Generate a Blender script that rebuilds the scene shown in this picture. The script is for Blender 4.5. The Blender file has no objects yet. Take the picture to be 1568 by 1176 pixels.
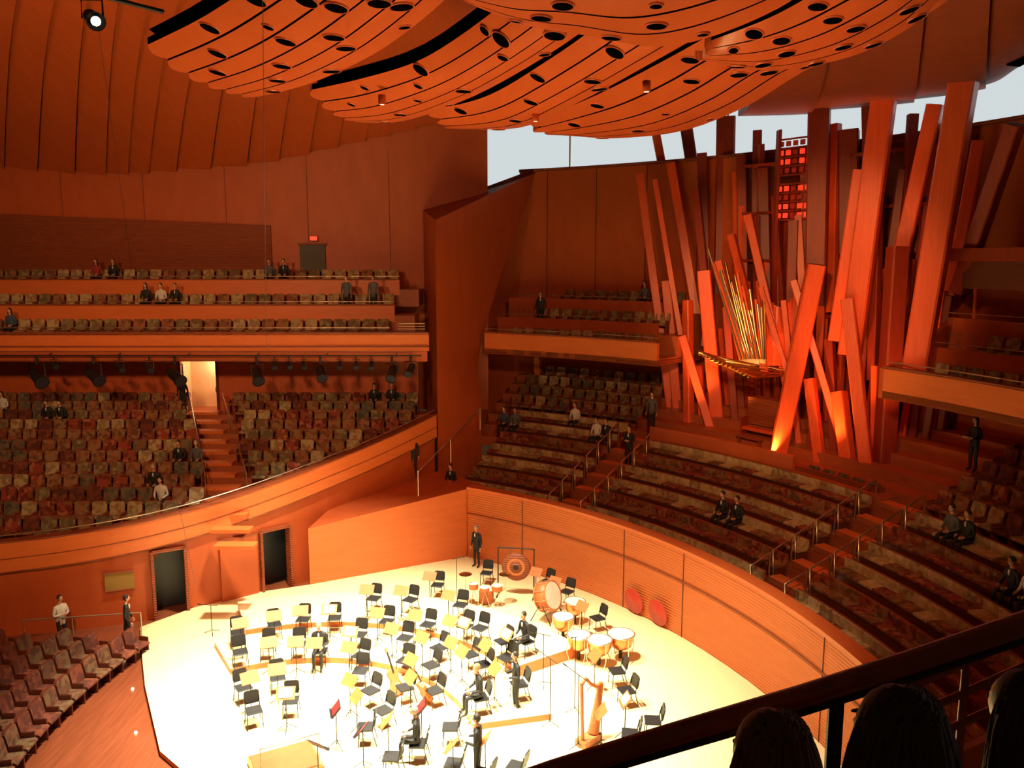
import bpy, bmesh, math, random
from mathutils import Vector, Matrix
random.seed(4)
sc=bpy.context.scene
sc.view_settings.view_transform='Standard'
# ---------------- survey of the hall: sight lines intersected with the hall's real floors, walls and cylinders -> world metres
H=12.5; PITCH=math.radians(8.5); cp,sp=math.cos(PITCH),math.sin(PITCH)
C=(-12.5,15.8)      # centre of the choir / organ terrace arcs
P=(-5.9,19.5)       # conductor podium
def ray(u,v):
    x=(u-784)/1274;y=(588-v)/1274
    return (x,cp+y*sp,-sp+y*cp)
def Z(u,v,z):
    d=ray(u,v);t=(z-H)/d[2];return Vector((d[0]*t,d[1]*t,z))
def Y(u,v,y):
    d=ray(u,v);t=y/d[1];return Vector((d[0]*t,y,H+d[2]*t))
def T(u,v,t):
    d=ray(u,v);return Vector((d[0]*t,d[1]*t,H+d[2]*t))
def R(u,v,r):
    d=ray(u,v);lo,hi=8,90
    for _ in range(50):
        m=(lo+hi)/2
        if math.hypot(d[0]*m-C[0],d[1]*m-C[1])<r: lo=m
        else: hi=m
    return Vector((d[0]*lo,d[1]*lo,H+d[2]*lo))
def TP(u,v,h):
    d=ray(u,v);t=(2.8-.24*28.5+h-H)/(d[2]-.24*d[1]);return Vector((d[0]*t,d[1]*t,H+d[2]*t))
def BP(u,v,h):
    d=ray(u,v);lo,hi=10,80
    for _ in range(50):
        m=(lo+hi)/2;r=math.hypot(d[0]*m-C[0],d[1]*m-C[1])
        if H+d[2]*m>2.3+.45*(r-21)+h: lo=m
        else: hi=m
    return Vector((d[0]*lo,d[1]*lo,H+d[2]*lo))
def pol(r,a,z): a=math.radians(a);return Vector((C[0]+r*math.cos(a),C[1]+r*math.sin(a),z))
# ---------------- materials
def nodes(name):
    m=bpy.data.materials.new(name);m.use_nodes=True;n=m.node_tree.nodes;l=m.node_tree.links
    return m,n,l,n['Principled BSDF']
def wood(name,c1,c2,rough=.45,scale=(1,1,8),slats=0,ns=2.0):
    m,n,l,b=nodes(name)
    tc=n.new('ShaderNodeTexCoord');mp=n.new('ShaderNodeMapping');mp.inputs['Scale'].default_value=scale
    no=n.new('ShaderNodeTexNoise');no.inputs['Scale'].default_value=ns;no.inputs['Detail'].default_value=5
    cr=n.new('ShaderNodeValToRGB');cr.color_ramp.elements[0].color=(*c1,1);cr.color_ramp.elements[1].color=(*c2,1)
    cr.color_ramp.elements[0].position=.3;cr.color_ramp.elements[1].position=.7
    l.new(tc.outputs['Object'],mp.inputs['Vector']);l.new(mp.outputs['Vector'],no.inputs['Vector'])
    l.new(no.outputs['Fac'],cr.inputs['Fac']);l.new(cr.outputs['Color'],b.inputs['Base Color'])
    b.inputs['Roughness'].default_value=rough
    if slats:
        w=n.new('ShaderNodeTexWave');w.bands_direction='Z';w.inputs['Scale'].default_value=slats;w.inputs['Distortion'].default_value=0
        l.new(tc.outputs['Object'],w.inputs['Vector'])
        bp=n.new('ShaderNodeBump');bp.inputs['Strength'].default_value=.5;bp.inputs['Distance'].default_value=.04
        l.new(w.outputs['Fac'],bp.inputs['Height']);l.new(bp.outputs['Normal'],b.inputs['Normal'])
    return m
def plain(name,c,rough=.5,metal=0,em=None,es=1,spec=.5):
    m,n,l,b=nodes(name)
    no=n.new('ShaderNodeTexNoise');no.inputs['Scale'].default_value=9
    mx=n.new('ShaderNodeMixRGB');mx.blend_type='MULTIPLY';mx.inputs[0].default_value=.25
    mx.inputs[1].default_value=(*c,1);l.new(no.outputs['Color'],mx.inputs[2]);l.new(mx.outputs[0],b.inputs['Base Color'])
    b.inputs['Roughness'].default_value=rough;b.inputs['Metallic'].default_value=metal;b.inputs['Specular IOR Level'].default_value=spec
    if em: b.inputs['Emission Color'].default_value=(*em,1);b.inputs['Emission Strength'].default_value=es
    return m
def fabric(name,cols):
    m,n,l,b=nodes(name)
    tc=n.new('ShaderNodeTexCoord');vo=n.new('ShaderNodeTexVoronoi');vo.inputs['Scale'].default_value=7
    cr=n.new('ShaderNodeValToRGB');cr.color_ramp.interpolation='CONSTANT'
    e=cr.color_ramp.elements;e[0].color=(*cols[0],1);e[1].color=(*cols[1],1);e[1].position=.3
    for i,c in enumerate(cols[2:]):
        k=e.new(.5+.17*i);k.color=(*c,1)
    sx=n.new('ShaderNodeSeparateColor')
    l.new(tc.outputs['Object'],vo.inputs['Vector']);l.new(vo.outputs['Color'],sx.inputs[0]);l.new(sx.outputs[0],cr.inputs['Fac']);l.new(cr.outputs['Color'],b.inputs['Base Color'])
    b.inputs['Roughness'].default_value=.95
    return m
W=dict(
 wall=wood('fir_wall',(.46,.082,.018),(.52,.10,.024),.5,(1,1,.35)),
 slat=wood('fir_slats',(.64,.16,.038),(.70,.18,.045),.45,(.4,.4,2),slats=3.2),
 para=wood('fir_parapet',(.66,.155,.038),(.73,.18,.046),.4,(.5,.5,3)),
 sail=wood('fir_sail',(.68,.118,.030),(.75,.14,.038),.3,(3,.5,.5),ns=1.0),
 ceil=wood('fir_ceiling',(.50,.088,.020),(.56,.102,.025),.45,(3,.4,.4)),
 dark=wood('dark_wood',(.10,.02,.008),(.15,.03,.012),.5),
 brown=wood('brown_wood',(.24,.05,.014),(.30,.065,.02),.55,slats=3.5),  # darker brown wood for trim, caps, soffits and seat sides
 ceild=wood('dark_ceiling_wood',(.20,.032,.010),(.25,.042,.014),.6),  # darker red-brown wood of the right ceiling
 step=wood('step_wood',(.34,.085,.03),(.42,.11,.04),.4),
 stage=wood('stage_floor_cedar',(.88,.74,.40),(.93,.80,.46),.35,(6,.5,1),ns=1.2),
 house=wood('house_floor_wood',(.20,.05,.02),(.27,.07,.03),.3,(6,.5,1)),
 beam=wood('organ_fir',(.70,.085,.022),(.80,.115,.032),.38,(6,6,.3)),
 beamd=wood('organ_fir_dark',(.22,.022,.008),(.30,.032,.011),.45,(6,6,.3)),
 rail=wood('rail_mahogany',(.17,.026,.011),(.22,.036,.015),.25,(8,8,1)),
 black=plain('black_vinyl',(.015,.015,.017),.5), blackm=plain('black_metal',(.02,.02,.02),.5,.3),
 steel=plain('brushed_steel',(.8,.68,.52),.3,.85), brass=plain('brass',(.9,.55,.18),.25,1),
 tin=plain('pipe_tin',(.9,.72,.45),.28,.9),
 copper=plain('copper',(.8,.32,.12),.3,1), skinhead=plain('drum_head',(.85,.78,.62),.5),
 navy=plain('navy_door',(.03,.045,.07),.4),
 grey=plain('grey_door',(.10,.085,.07),.6), cream=plain('cream_door',(.9,.6,.35),.5),
 red=plain('red_folder',(.7,.02,.02),.5), redlac=plain('red_lacquer',(.6,.05,.025),.35),
 paper=plain('paper',(.85,.8,.7),.7), stand=wood('stand_wood',(.50,.14,.04),(.58,.17,.05),.5),
 hole=plain('recess_shade_black',(.003,.002,.002),1,0,None,1,0), cable=plain('cable',(.08,.03,.02),.6),  # black painted for the shade inside ports, slot and sail seams
 dayglow=plain('daylight_glow',(.5,.55,.57),.5,0,(.66,.75,.77),.9),  # even emission stands for daylight on the pale far wall
 lamp=plain('lamp_glow',(1,.9,.7),.3,0,(1,.8,.5),6), exit=plain('exit_glow',(.8,.05,.02),.4,0,(1,.04,.02),1.5),
 redl=plain('red_louvre_glow',(.9,.1,.03),.4,0,(1,.04,.015),.9), amber=plain('amber_glass',(.4,.25,.07),.2),
 lens=plain('lens_glass',(.05,.05,.07),.1),
)
FAB=[fabric('fabric_red',[(.30,.045,.025),(.22,.07,.025),(.36,.13,.055),(.15,.025,.015)]),
     fabric('fabric_olive',[(.20,.15,.07),(.13,.10,.048),(.28,.21,.10),(.19,.085,.042)]),
     fabric('fabric_brown',[(.24,.085,.035),(.15,.06,.03),(.33,.12,.05),(.26,.15,.07)]),
     fabric('fabric_cream',[(.38,.27,.13),(.26,.19,.10),(.33,.14,.06),(.44,.33,.18)]),
     fabric('fabric_teal',[(.10,.095,.07),(.17,.13,.07),(.07,.06,.048),(.2,.09,.045)])]
TANF=fabric('fabric_tan',[(.52,.38,.19),(.42,.31,.16),(.46,.28,.12),(.56,.44,.25)])
RUST=[fabric('fabric_rust',[(.17,.04,.02),(.12,.028,.016),(.22,.06,.028),(.10,.026,.016)]),fabric('fabric_umber',[(.13,.05,.025),(.09,.035,.02),(.18,.06,.025),(.16,.09,.04)])]
# ---------------- mesh builder
class MB:
    def __init__(s,name): s.name=name;s.V=[];s.F=[];s.M=[];s.S=[];s.mats=[]
    def mi(s,m):
        if m not in s.mats: s.mats.append(m)
        return s.mats.index(m)
    def add(s,vs,fs,m,mx=None,smooth=False):
        o=len(s.V);k=s.mi(m)
        for v in vs: s.V.append(tuple(mx@Vector(v)) if mx is not None else tuple(v))
        for f in fs: s.F.append(tuple(i+o for i in f));s.M.append(k);s.S.append(smooth)
    def box(s,c,d,m,rz=0,mx=None):
        x,y,z=d[0]/2,d[1]/2,d[2]/2
        vs=[(-x,-y,-z),(x,-y,-z),(x,y,-z),(-x,y,-z),(-x,-y,z),(x,-y,z),(x,y,z),(-x,y,z)]
        M=Matrix.Translation(c)@Matrix.Rotation(rz,4,'Z')
        if mx is not None: M=mx@M
        s.add(vs,[(0,3,2,1),(4,5,6,7),(0,1,5,4),(1,2,6,5),(2,3,7,6),(3,0,4,7)],m,M)
    def arc(s,r0,r1,z0,z1,a0,a1,m,n=24,c=C,top=None):
        vs=[]
        for i in range(n+1):
            a=math.radians(a0+(a1-a0)*i/n);ca,sa=math.cos(a),math.sin(a)
            for r,z in((r0,z0),(r1,z0),(r1,z1),(r0,z1)): vs.append((c[0]+r*ca,c[1]+r*sa,z))
        side=[];tp=[]
        for i in range(n):
            o=4*i
            for j in range(4):
                f=(o+j,o+(j+1)%4,o+4+(j+1)%4,o+4+j)
                (tp if j==2 else side).append(f)
        side+= [(3,2,1,0),(4*n,4*n+1,4*n+2,4*n+3)]
        s.add(vs,side+([] if top else tp),m)
        if top:
            o=len(s.V)-len(vs);k=s.mi(top)
            for f in tp: s.F.append(tuple(i+o for i in f));s.M.append(k);s.S.append(False)
    def beam(s,p0,p1,w,d,m,ch=.12,roll=0,taper=1):
        p0,p1=Vector(p0),Vector(p1);q=(p1-p0);L=q.length
        rot=q.to_track_quat('Z','Y').to_matrix().to_4x4()
        M=Matrix.Translation(p0)@rot@Matrix.Rotation(roll,4,'Z')
        x,y=w/2,d/2;c=ch*min(w,d)
        pr=[(-x+c,-y),(x-c,-y),(x,-y+c),(x,y-c),(x-c,y),(-x+c,y),(-x,y-c),(-x,-y+c)]
        vs=[(a,b,0) for a,b in pr]+[(a*taper,b*taper,L) for a,b in pr]
        s.add(vs,[tuple(range(7,-1,-1)),tuple(range(8,16))]+[(i,(i+1)%8,8+(i+1)%8,8+i) for i in range(8)],m,M)
    def tube(s,pts,r,m,n=8,r1=None):
        pts=[Vector(p) for p in pts];vs=[];K=len(pts)
        for i,p in enumerate(pts):
            t=(pts[min(i+1,K-1)]-pts[max(i-1,0)]).normalized()
            up=Vector((0,0,1)) if abs(t.z)<.9 else Vector((1,0,0))
            a=t.cross(up).normalized();b=a.cross(t)
            rr=r if r1 is None else r+(r1-r)*i/(K-1)
            for j in range(n):
                an=2*math.pi*j/n;vs.append(p+a*rr*math.cos(an)+b*rr*math.sin(an))
        fs=[(i*n+j,i*n+(j+1)%n,(i+1)*n+(j+1)%n,(i+1)*n+j) for i in range(K-1) for j in range(n)]
        s.add(vs,fs,m,None,True);s.add(vs[:n],[tuple(range(n-1,-1,-1))],m);s.add(vs[-n:],[tuple(range(n))],m)
    def lathe(s,pr,m,mx=None,n=20,smooth=True):
        vs=[(r*math.cos(2*math.pi*j/n),r*math.sin(2*math.pi*j/n),z) for r,z in pr for j in range(n)]
        fs=[(i*n+j,i*n+(j+1)%n,(i+1)*n+(j+1)%n,(i+1)*n+j) for i in range(len(pr)-1) for j in range(n)]
        s.add(vs,fs,m,mx,smooth)
    def poly(s,pts,z0,z1,m,top=None):
        n=len(pts);vs=[(p[0],p[1],z0) for p in pts]+[(p[0],p[1],z1) for p in pts]
        s.add(vs,[(i,(i+1)%n,n+(i+1)%n,n+i) for i in range(n)]+[tuple(range(n-1,-1,-1))],m)
        s.add(vs[n:],[tuple(range(n))],top or m)
    def mesh(s):
        me=bpy.data.meshes.new(s.name);me.from_pydata(s.V,[],s.F)
        for m in s.mats: me.materials.append(m)
        for p,k,sm in zip(me.polygons,s.M,s.S): p.material_index=k;p.use_smooth=sm
        me.update();return me
    def obj(s,parent=None,loc=None,rz=0):
        o=bpy.data.objects.new(s.name,s.mesh());sc.collection.objects.link(o)
        if parent: o.parent=parent
        if loc is not None: o.location=loc
        o.rotation_euler.z=rz
        return o
def empty(name,loc=(0,0,0)):
    e=bpy.data.objects.new(name,None);e.location=loc;sc.collection.objects.link(e);e.empty_display_size=.3;return e
def inst(me,name,loc,rz=0):
    o=bpy.data.objects.new(name,me);o.location=loc;o.rotation_euler.z=rz;sc.collection.objects.link(o);return o
def cat(pts,s):
    n=len(pts)-1;x=max(0,min(.99999,s))*n;i=int(x);f=x-i
    g=lambda k: pts[max(0,min(n,k))]
    p0,p1,p2,p3=g(i-1),g(i),g(i+1),g(i+2)
    if i==0:p0=p1*2-p2
    if i==n-1:p3=p2*2-p1
    return .5*((2*p1)+(p2-p0)*f+(2*p0-5*p1+4*p2-p3)*f*f+(3*p1-p0-3*p2+p3)*f**3)
# =============== FLOORS, STAGE
b=MB('floor');b.box((-4,27,-.25),(60,48,.2),W['house']);b.obj()
PK=[(-80,841),(0,831),(100,819),(200,802),(300,778),(400,746),(480,716),(560,684),(620,657),(665,635)]
PKW=[TP(u,v,.8) for u,v in PK]
def par_at_u(u):
    for i in range(len(PK)-1):
        if PK[i][0]<=u<=PK[i+1][0]: return cat(PKW,(i+(u-PK[i][0])/(PK[i+1][0]-PK[i][0]))/(len(PK)-1))
US=[-80,-40,0,35,70,100,135,170,200,228,279,305,330,360,393,437,460,480,500,520,540,560,580,600,620,642,664.9]
PAR=[par_at_u(u) for u in US]
DOORS=(US.index(228),US.index(393))
sl=[Z(215,960,0),Z(218,1010,0),Z(222,1050,0),Z(245,1150,0),Z(275,1176,0)]
arcp=[(C[0]+21.0*math.cos(math.radians(a)),C[1]+21.0*math.sin(math.radians(a))) for a in range(-6,60,3)]
A0=Z(475,895,0);A1=Z(715,852,0)
st=[(p.x,p.y) for p in sl]+[(-7.2,16.5),(-5,12),(6,10)]+arcp+[(A1.x,A1.y),(A0.x,A0.y),(Z(345,918,0).x-.2,Z(345,918,0).y+.2),(Z(280,940,0).x,Z(280,940,0).y+.3)]
b=MB('stage');b.poly(st,-.2,0,W['slat'],W['stage']);b.obj()
def rz(x,y):
    dx,dy=x-P[0],y-P[1];r=math.hypot(dx,dy);a=math.degrees(math.atan2(dy,dx))
    if 5<=r<7.2 and 14<a<122: return .18
    if 7.2<=r<9.7 and 34<a<114: return .36
    return 0
b=MB('orchestra_risers')
b.arc(5,7.2,.005,.18,14,122,W['para'],40,P,top=W['stage']);b.arc(7.2,9.7,.005,.36,34,114,W['para'],40,P,top=W['stage']);b.obj()
# =============== STAGE WALLS / CHOIR TERRACE
b=MB('wall_stage_back');b.arc(21.0,21.35,0,2.95,-8,59.6,W['slat'],60);b.arc(20.93,21.42,2.95,3.07,-8,59.6,W['para'],60)
b.arc(20.965,21.0,1.9,1.95,-8,59.6,W['brown'],60)
for a in(52,38,30,12): b.arc(20.98,21.0,0,2.95,a,a+.08,W['dark'],1)
b.obj()
b=MB('wall_stage_side')
a0,a1=Vector((A0.x,A0.y,0)),Vector((A1.x,A1.y,0));bk1=Vector((-3.2,36.6,3.0))
vs=[(a0.x,a0.y,0),(a1.x,a1.y,0),(-1.2,34.6,0),(bk1.x,bk1.y,0),(-7.3,32.6,0),(a0.x,a0.y,2.25),(a1.x,a1.y,2.95),(-1.2,34.6,2.95),(bk1.x,bk1.y,3.1),(-7.3,32.6,2.6)]
b.add(vs,[(0,1,6,5),(1,2,7,6),(2,3,8,7),(3,4,9,8),(4,0,5,9)],W['para']);b.add(vs[5:],[(0,1,2,3,4)],W['wall']);b.obj()
b=MB('floor_choir_terrace')
for k in range(12):
    r=21.35+.85*k;z=2.3+.38*k
    b.arc(r,r+.85,z-.45 if k else 0,z,-8,62.5+(0 if k<5 else 3),W['step'],60)
    if k<7:
        for A in(47.5,21.3): b.arc(r-.02,r+.42,z,z+.19,A-1.7,A+1.7,W['step'],3,top=W['para'])
b.obj()
for a0,a1,K in [(49.4,62.0,7),(23.2,45.7,6),(-6,19.4,6)]:
    b=MB('choir_bench_seating')
    for k in range(K):
        r=21.35+.85*k;z=2.3+.38*k
        n=int(math.radians(a1-a0)*r/.52);da=(a1-a0)/n
        b.arc(r+.28,r+.66,z+.05,z+.36,a0,a1,W['dark'],n)
        for i in range(n):
            f=random.choice([TANF,FAB[3],TANF] if k%3!=1 else [FAB[0],FAB[2]])
            b.arc(r+.26,r+.68,z+.36,z+.43,a0+i*da+.02,a0+(i+1)*da-.02,random.choice([FAB[0],FAB[2],f]),1)
            b.arc(r+.68,r+.73,z+.43,z+.70,a0+i*da+.02,a0+(i+1)*da-.02,f,1)
        b.arc(r+.73,r+.78,z+.0,z+.72,a0,a1,W['brown'],n)
    b.obj()
def seat(b,M,f,wm):
    pr=[(-.20,.36),(.18,.36),(.24,.40),(.24,.45),(.18,.48),(-.20,.46)]
    vs=[(x,y,z) for x in(-.235,.235) for y,z in pr]
    b.add(vs,[(5,4,3,2,1,0),(6,7,8,9,10,11)]+[(i,(i+1)%6,6+(i+1)%6,6+i) for i in range(6)],f,M)
    fr=[(-.245,.40),(.245,.40),(.25,.86),(.20,.93),(-.20,.93),(-.25,.86)]
    vs=[(x,-.18-(z-.4)*.22,z) for x,z in fr]+[(x,-.27-(z-.4)*.22,z) for x,z in fr]
    b.add(vs[:6],[(5,4,3,2,1,0)],f,M)
    b.add(vs,[(6,7,8,9,10,11)]+[(i,(i+1)%6,6+(i+1)%6,6+i) for i in range(6)],wm,M)
    for x in(-.275,.275): b.box((x,-.02,.30),(.035,.34,.60),wm,mx=M)
def seats(name,places,fabs=None,sc_=1,wm=None):
    b=MB(name);k=0;f=None
    for x,y,z,r_ in places:
        if k<=0: f=random.choice(fabs or FAB);k=random.choice([1,1,2])
        k-=1
        seat(b,Matrix.Translation((x,y,z))@Matrix.Rotation(r_,4,'Z')@Matrix.Diagonal((sc_,1,1,1)),f,wm or W['brown'])
    return b.obj()
def arcseats(name,rows,fabs=None):
    pl=[]
    for r,z,a0,a1 in rows:
        n=int(math.radians(a1-a0)*r/.6)
        for i in range(n+1):
            a=math.radians(a0+(a1-a0)*i/n)
            pl.append((C[0]+r*math.cos(a),C[1]+r*math.sin(a),z,a+math.pi/2))
    seats(name,pl,fabs)
arcseats('auditorium_seats',[(21.35+.85*k+.5,2.3+.38*k,49.6,63) for k in range(7,11)],[FAB[2],FAB[1],FAB[4],FAB[3]])
arcseats('auditorium_seats',[(21.35+.85*k+.5,2.3+.38*k,-6,19.0) for k in range(6,11)],[FAB[0],FAB[2],RUST[0],FAB[3]])
arcseats('auditorium_seats',[(26.75,4.2,24.5,30)],RUST)
b=MB('organ_platform')
b.arc(26.45,31.5,3.0,4.85,22.8,46.2,W['step'],24);b.arc(26.45,26.6,4.85,5.45,31,46,W['wall'],16);b.arc(26.9,27.3,4.85,5.0,24,45,W['brown'],16);b.obj()
# =============== BACK WALLS
b=MB('wall_back')
b.arc(31.6,32.0,3,17.0,-10,65.9,W['wall'],70);b.arc(31.5,32.05,17.0,17.15,-10,65.9,W['brown'],70)
b.arc(31.6,32.0,3,16.0,65.9,67.8,W['wall'],3);b.arc(31.6,32.0,3,14.8,67.8,74,W['wall'],6)
for a in range(48,65,5): b.arc(31.58,31.6,9,17,a,a+.07,W['dark'],1)
b.obj()
b=MB('daylit_wall');b.arc(39.5,39.7,10,22,-10,92,W['dayglow'],50)  # pale wall beyond the organ, its daylight put in as glow
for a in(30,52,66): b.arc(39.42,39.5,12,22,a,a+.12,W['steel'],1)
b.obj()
def tier(name,a0,a1,rows,rf,zf,sname,swoop=False):
    b=MB(name)
    b.arc(rf,rf+.18,zf-.98,zf,a0,a1,W['para'],30);b.arc(rf-.06,rf+.24,zf,zf+.07,a0,a1,W['brown'],30)
    b.arc(rf,31.55,zf-1.0,zf-.75,a0,a1,W['brown'],30)
    for k in range(rows):
        r=rf+.2+1.35*k;z=zf-.7+.9*k
        b.arc(r,31.55,z-.9 if k else z-.1,z,a0,a1,W['step'],30)
        if k:
            b.arc(r,r+.1,z-.6,z+.5,a0+2,a1,W['wall'],30)
            b.tube([pol(r+.05,a0+2+(a1-a0-2)*i/20,z+.66) for i in range(21)],.018,W['steel'],6)
    b.tube([pol(rf+.08,a0+(a1-a0)*i/20,zf+.22) for i in range(21)],.02,W['steel'],6)
    if swoop:
        n=12;vs=[]
        for i in range(n+1):
            f=i/n;r=rf+f*(31.4-rf);zt=zf+2.4*f**1.6
            for da in(0,.35): vs+= [pol(r,a1+da,zf-1.0),pol(r,a1+da,zt)]
        fs=[]
        for i in range(n):
            o=4*i;fs+=[(o,o+4,o+5,o+1),(o+2,o+3,o+7,o+6),(o+1,o+5,o+7,o+3)]
        b.add(vs,fs+[(0,1,3,2)],W['wall'],None,False)
    b.obj()
    arcseats(sname,[(rf+.95+1.35*k,zf-.7+.9*k,a0+2.5,a1-2.5-1.5*k) for k in range(rows)],[FAB[1],FAB[3],FAB[2],FAB[3]])
tier('balcony_side',46.5,65.8,3,27.2,8.95,'balcony_seats')
tier('balcony_right',-10,24.8,3,27.3,8.95,'balcony_seats',True)
b=MB('column');b.beam(R(823,600,30.3),R(823,545,30.3),.3,.3,W['slat']);b.obj()
b=MB('wall_fin')
E0=[Vector((-3.35,36.9,z)) for z in(0,5,9,14.2)]
E1=[Vector((-1.45,38.9,0)),Vector((-1.45,39.2,5)),R(738,520,27.5),R(820,264,31.6)]
N=14;vs=[]
for i in range(N+1):
    s=i/N;p=cat(E0,s);q=cat(E1,s)
    for j in range(7): vs.append(p.lerp(q,j/6))
b.add(vs,[(i*7+j,i*7+j+1,(i+1)*7+j+1,(i+1)*7+j) for i in range(N) for j in range(6)],W['wall'],None,True)
b.add([(-3.35,36.9,0),(-4.35,41.5,0),(-4.35,41.5,14.9),(-3.35,36.9,14.2),],[(0,1,2,3)],W['wall'])
b.add([(-3.35,36.9,14.2),(-4.35,41.5,14.9),E1[3]+Vector((0,0,.2)),E1[3]],[(0,1,2,3)],W['brown'])
b.obj()
# =============== LEFT WALL UNDER TERRACE WITH DOORS
def wallseg(b,p,q,z0,z1a,z1b,m,t=.25,z0b=None):
    if z0b is None: z0b=z0
    d=(Vector((q[0],q[1],0))-Vector((p[0],p[1],0))).normalized();n=Vector((-d.y,d.x,0))*t
    vs=[(p[0],p[1],z0),(q[0],q[1],z0b),(q[0]+n.x,q[1]+n.y,z0b),(p[0]+n.x,p[1]+n.y,z0),(p[0],p[1],z1a),(q[0],q[1],z1b),(q[0]+n.x,q[1]+n.y,z1b),(p[0]+n.x,p[1]+n.y,z1a)]
    b.add(vs,[(0,3,2,1),(4,5,6,7),(0,1,5,4),(1,2,6,5),(2,3,7,6),(3,0,4,7)],m)
b=MB('wall_left_lower');fa=MB('parapet_left_terrace')
for i in range(len(PAR)-1):
    p,q=PAR[i],PAR[i+1]
    wallseg(b,p,q,2.38 if i in DOORS else -.15,p.z-.9,q.z-.9,W['wall'])
def offp(k,d):
    a=PAR[max(0,k-1)];c=PAR[min(len(PAR)-1,k+1)];n=Vector((c.y-a.y,-(c.x-a.x),0)).normalized();return PAR[k]+n*d
for i in range(len(PAR)-1):
    for off,t,zl,zh,m in((.14,.34,1.0,0,W['para']),(.155,.2,.56,.53,W['brown']),(.17,.42,0,-.05,W['brown']),(.155,.2,1.03,.99,W['brown'])):
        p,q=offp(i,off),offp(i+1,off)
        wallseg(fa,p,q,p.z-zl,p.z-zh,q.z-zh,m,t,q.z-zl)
fa.tube([p+Vector((0,.1,.2)) for p in PAR],.025,W['steel'],6);b.obj();fa.obj()
for k,i in enumerate(DOORS):
    p,q=PAR[i].copy(),PAR[i+1].copy();d=(q-p);d.z=0;d.normalize();n=Vector((-d.y,d.x,0))
    b=MB('door_%d'%(k+1))
    for s in(p,q): b.box((s.x-n.x*.03,s.y-n.y*.03,1.1),(.1,.36,2.5),W['brown'],math.atan2(d.y,d.x))
    m=(p+q)/2;L=(Vector((q.x,q.y))-Vector((p.x,p.y))).length
    b.box((m.x,m.y,2.34),(L,.32,.1),W['brown'],math.atan2(d.y,d.x))
    b.box((m.x+n.x*.9,m.y+n.y*.9,1.1),(L+1,.06,2.4),W['navy'],math.atan2(d.y,d.x))
    o=p+n*.5;b.box((o.x+d.x*.05,o.y+d.y*.05,1.1),(.06,.9,2.3),W['navy'],math.atan2(d.y,d.x))
    b.obj()
b=MB('trim_1');i=US.index(330);p,q=PAR[i],PAR[i+2];d=Vector((q.x-p.x,q.y-p.y,0)).normalized();n=Vector((d.y,-d.x,0))
wallseg(b,p+n*.13,q+n*.13-d*.15,0,2.3,2.3,W['wall'],.1);wallseg(b,p+n*.14,q+n*.14-d*.15,2.3,2.34,2.34,W['brown'],.12);b.obj()
b=MB('window_2')
i=US.index(135);wp,wq=PAR[i],PAR[i+2];d=Vector((wq.x-wp.x,wq.y-wp.y,0)).normalized();n=Vector((d.y,-d.x,0))*.08;wp=wp+d*.4
wallseg(b,wp+n,wq+n,1.15,1.75,1.75,W['amber'],.04)
wallseg(b,wp+n*1.4,wq+n*1.4,1.1,1.15,1.15,W['brown'],.08);wallseg(b,wp+n*1.4,wq+n*1.4,1.75,1.8,1.8,W['brown'],.08)
b.obj()
b=MB('handrail');pts=[Z(35,950,.9),Z(110,945,.9),Z(215,938,.9)]
b.tube(pts,.025,W['steel'])
for p in pts: b.tube([(p.x,p.y,-.15),p],.02,W['steel'])
b.obj()
# =============== LEFT TERRACE
def parx(y):
    if y<PAR[0].y: return -30
    for i in range(len(PAR)-1):
        if PAR[i].y<=y<=PAR[i+1].y:
            f=(y-PAR[i].y)/(PAR[i+1].y-PAR[i].y);return PAR[i].x+f*(PAR[i+1].x-PAR[i].x)
    return -3.7
def aisle(y): return -10.95-.448*(y-31)
b=MB('floor_left_terrace');pl=[]
RP=1.0
for k in range(12):
    y0=27.4+RP*k;z=2.8+.24*(y0+.5-28.5)
    xl=-30
    for j in range(5):
        ya=y0+.2*j;xr=parx(ya)-.15
        b.box(((xl+xr)/2,ya+.1,z-.3),(xr-xl,.2,.6),W['step'])
    xr=parx(y0+.5)-.2
    y=y0+.5;x=-26+random.uniform(0,.3)
    while x<xr-.45:
        if abs(x-aisle(y))>1.05: pl.append((x,y+.05,z,math.pi))
        x+=.64
    a=aisle(y0+.5);b.box((a,y0+.25,z+.06),(1.4,.5,.12),W['para'])
b.obj();seats('auditorium_seats',pl,[FAB[1],FAB[2],FAB[3],FAB[4],FAB[0],FAB[2],RUST[0]],1.1,W['brown'])
b=MB('handrail')
for sgn in(-.8,.8):
    pts=[(aisle(y)+sgn,y,2.8+.24*(y-28.5)+.9) for y in(31.2,34,37,39)]
    b.tube(pts,.025,W['steel'])
    for p in pts: b.tube([(p[0],p[1],p[2]-.95),p],.018,W['steel'])
b.obj()
b=MB('wall_left_terrace_back')
dl,dr=Y(281,627,39.6),Y(330,553,39.6)
b.box(((dl.x-30)/2,39.7,6.7),(dl.x+30,.2,3.2),W['wall']);b.box(((dr.x-4.5)/2,39.7,6.7),(-4.5-dr.x,.2,3.2),W['wall']);b.box(((dl.x+dr.x)/2,39.7,8.05),(dr.x-dl.x,.2,.6),W['brown']);b.obj()
b=MB('door_3')
for x in(dl.x-.05,dr.x+.05): b.box((x,39.6,(dl.z+dr.z)/2),(.1,.2,dr.z-dl.z+.1),W['dark'])
b.box(((dl.x+dr.x)/2,41.0,6.6),(3.0,.1,3.0),W['cream']);b.box((dl.x-.1,40.4,6.6),(.05,1.2,3),W['cream']);b.box((dr.x+.1,40.4,6.6),(.05,1.2,3),W['cream']);b.box(((dl.x+dr.x)/2,40.4,5.2),(3,1.4,.1),W['step'])
b.tube([(dr.x-.02,39.5,6.2),(dr.x-.02,39.5,6.45)],.02,W['steel']);b.obj()
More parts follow.
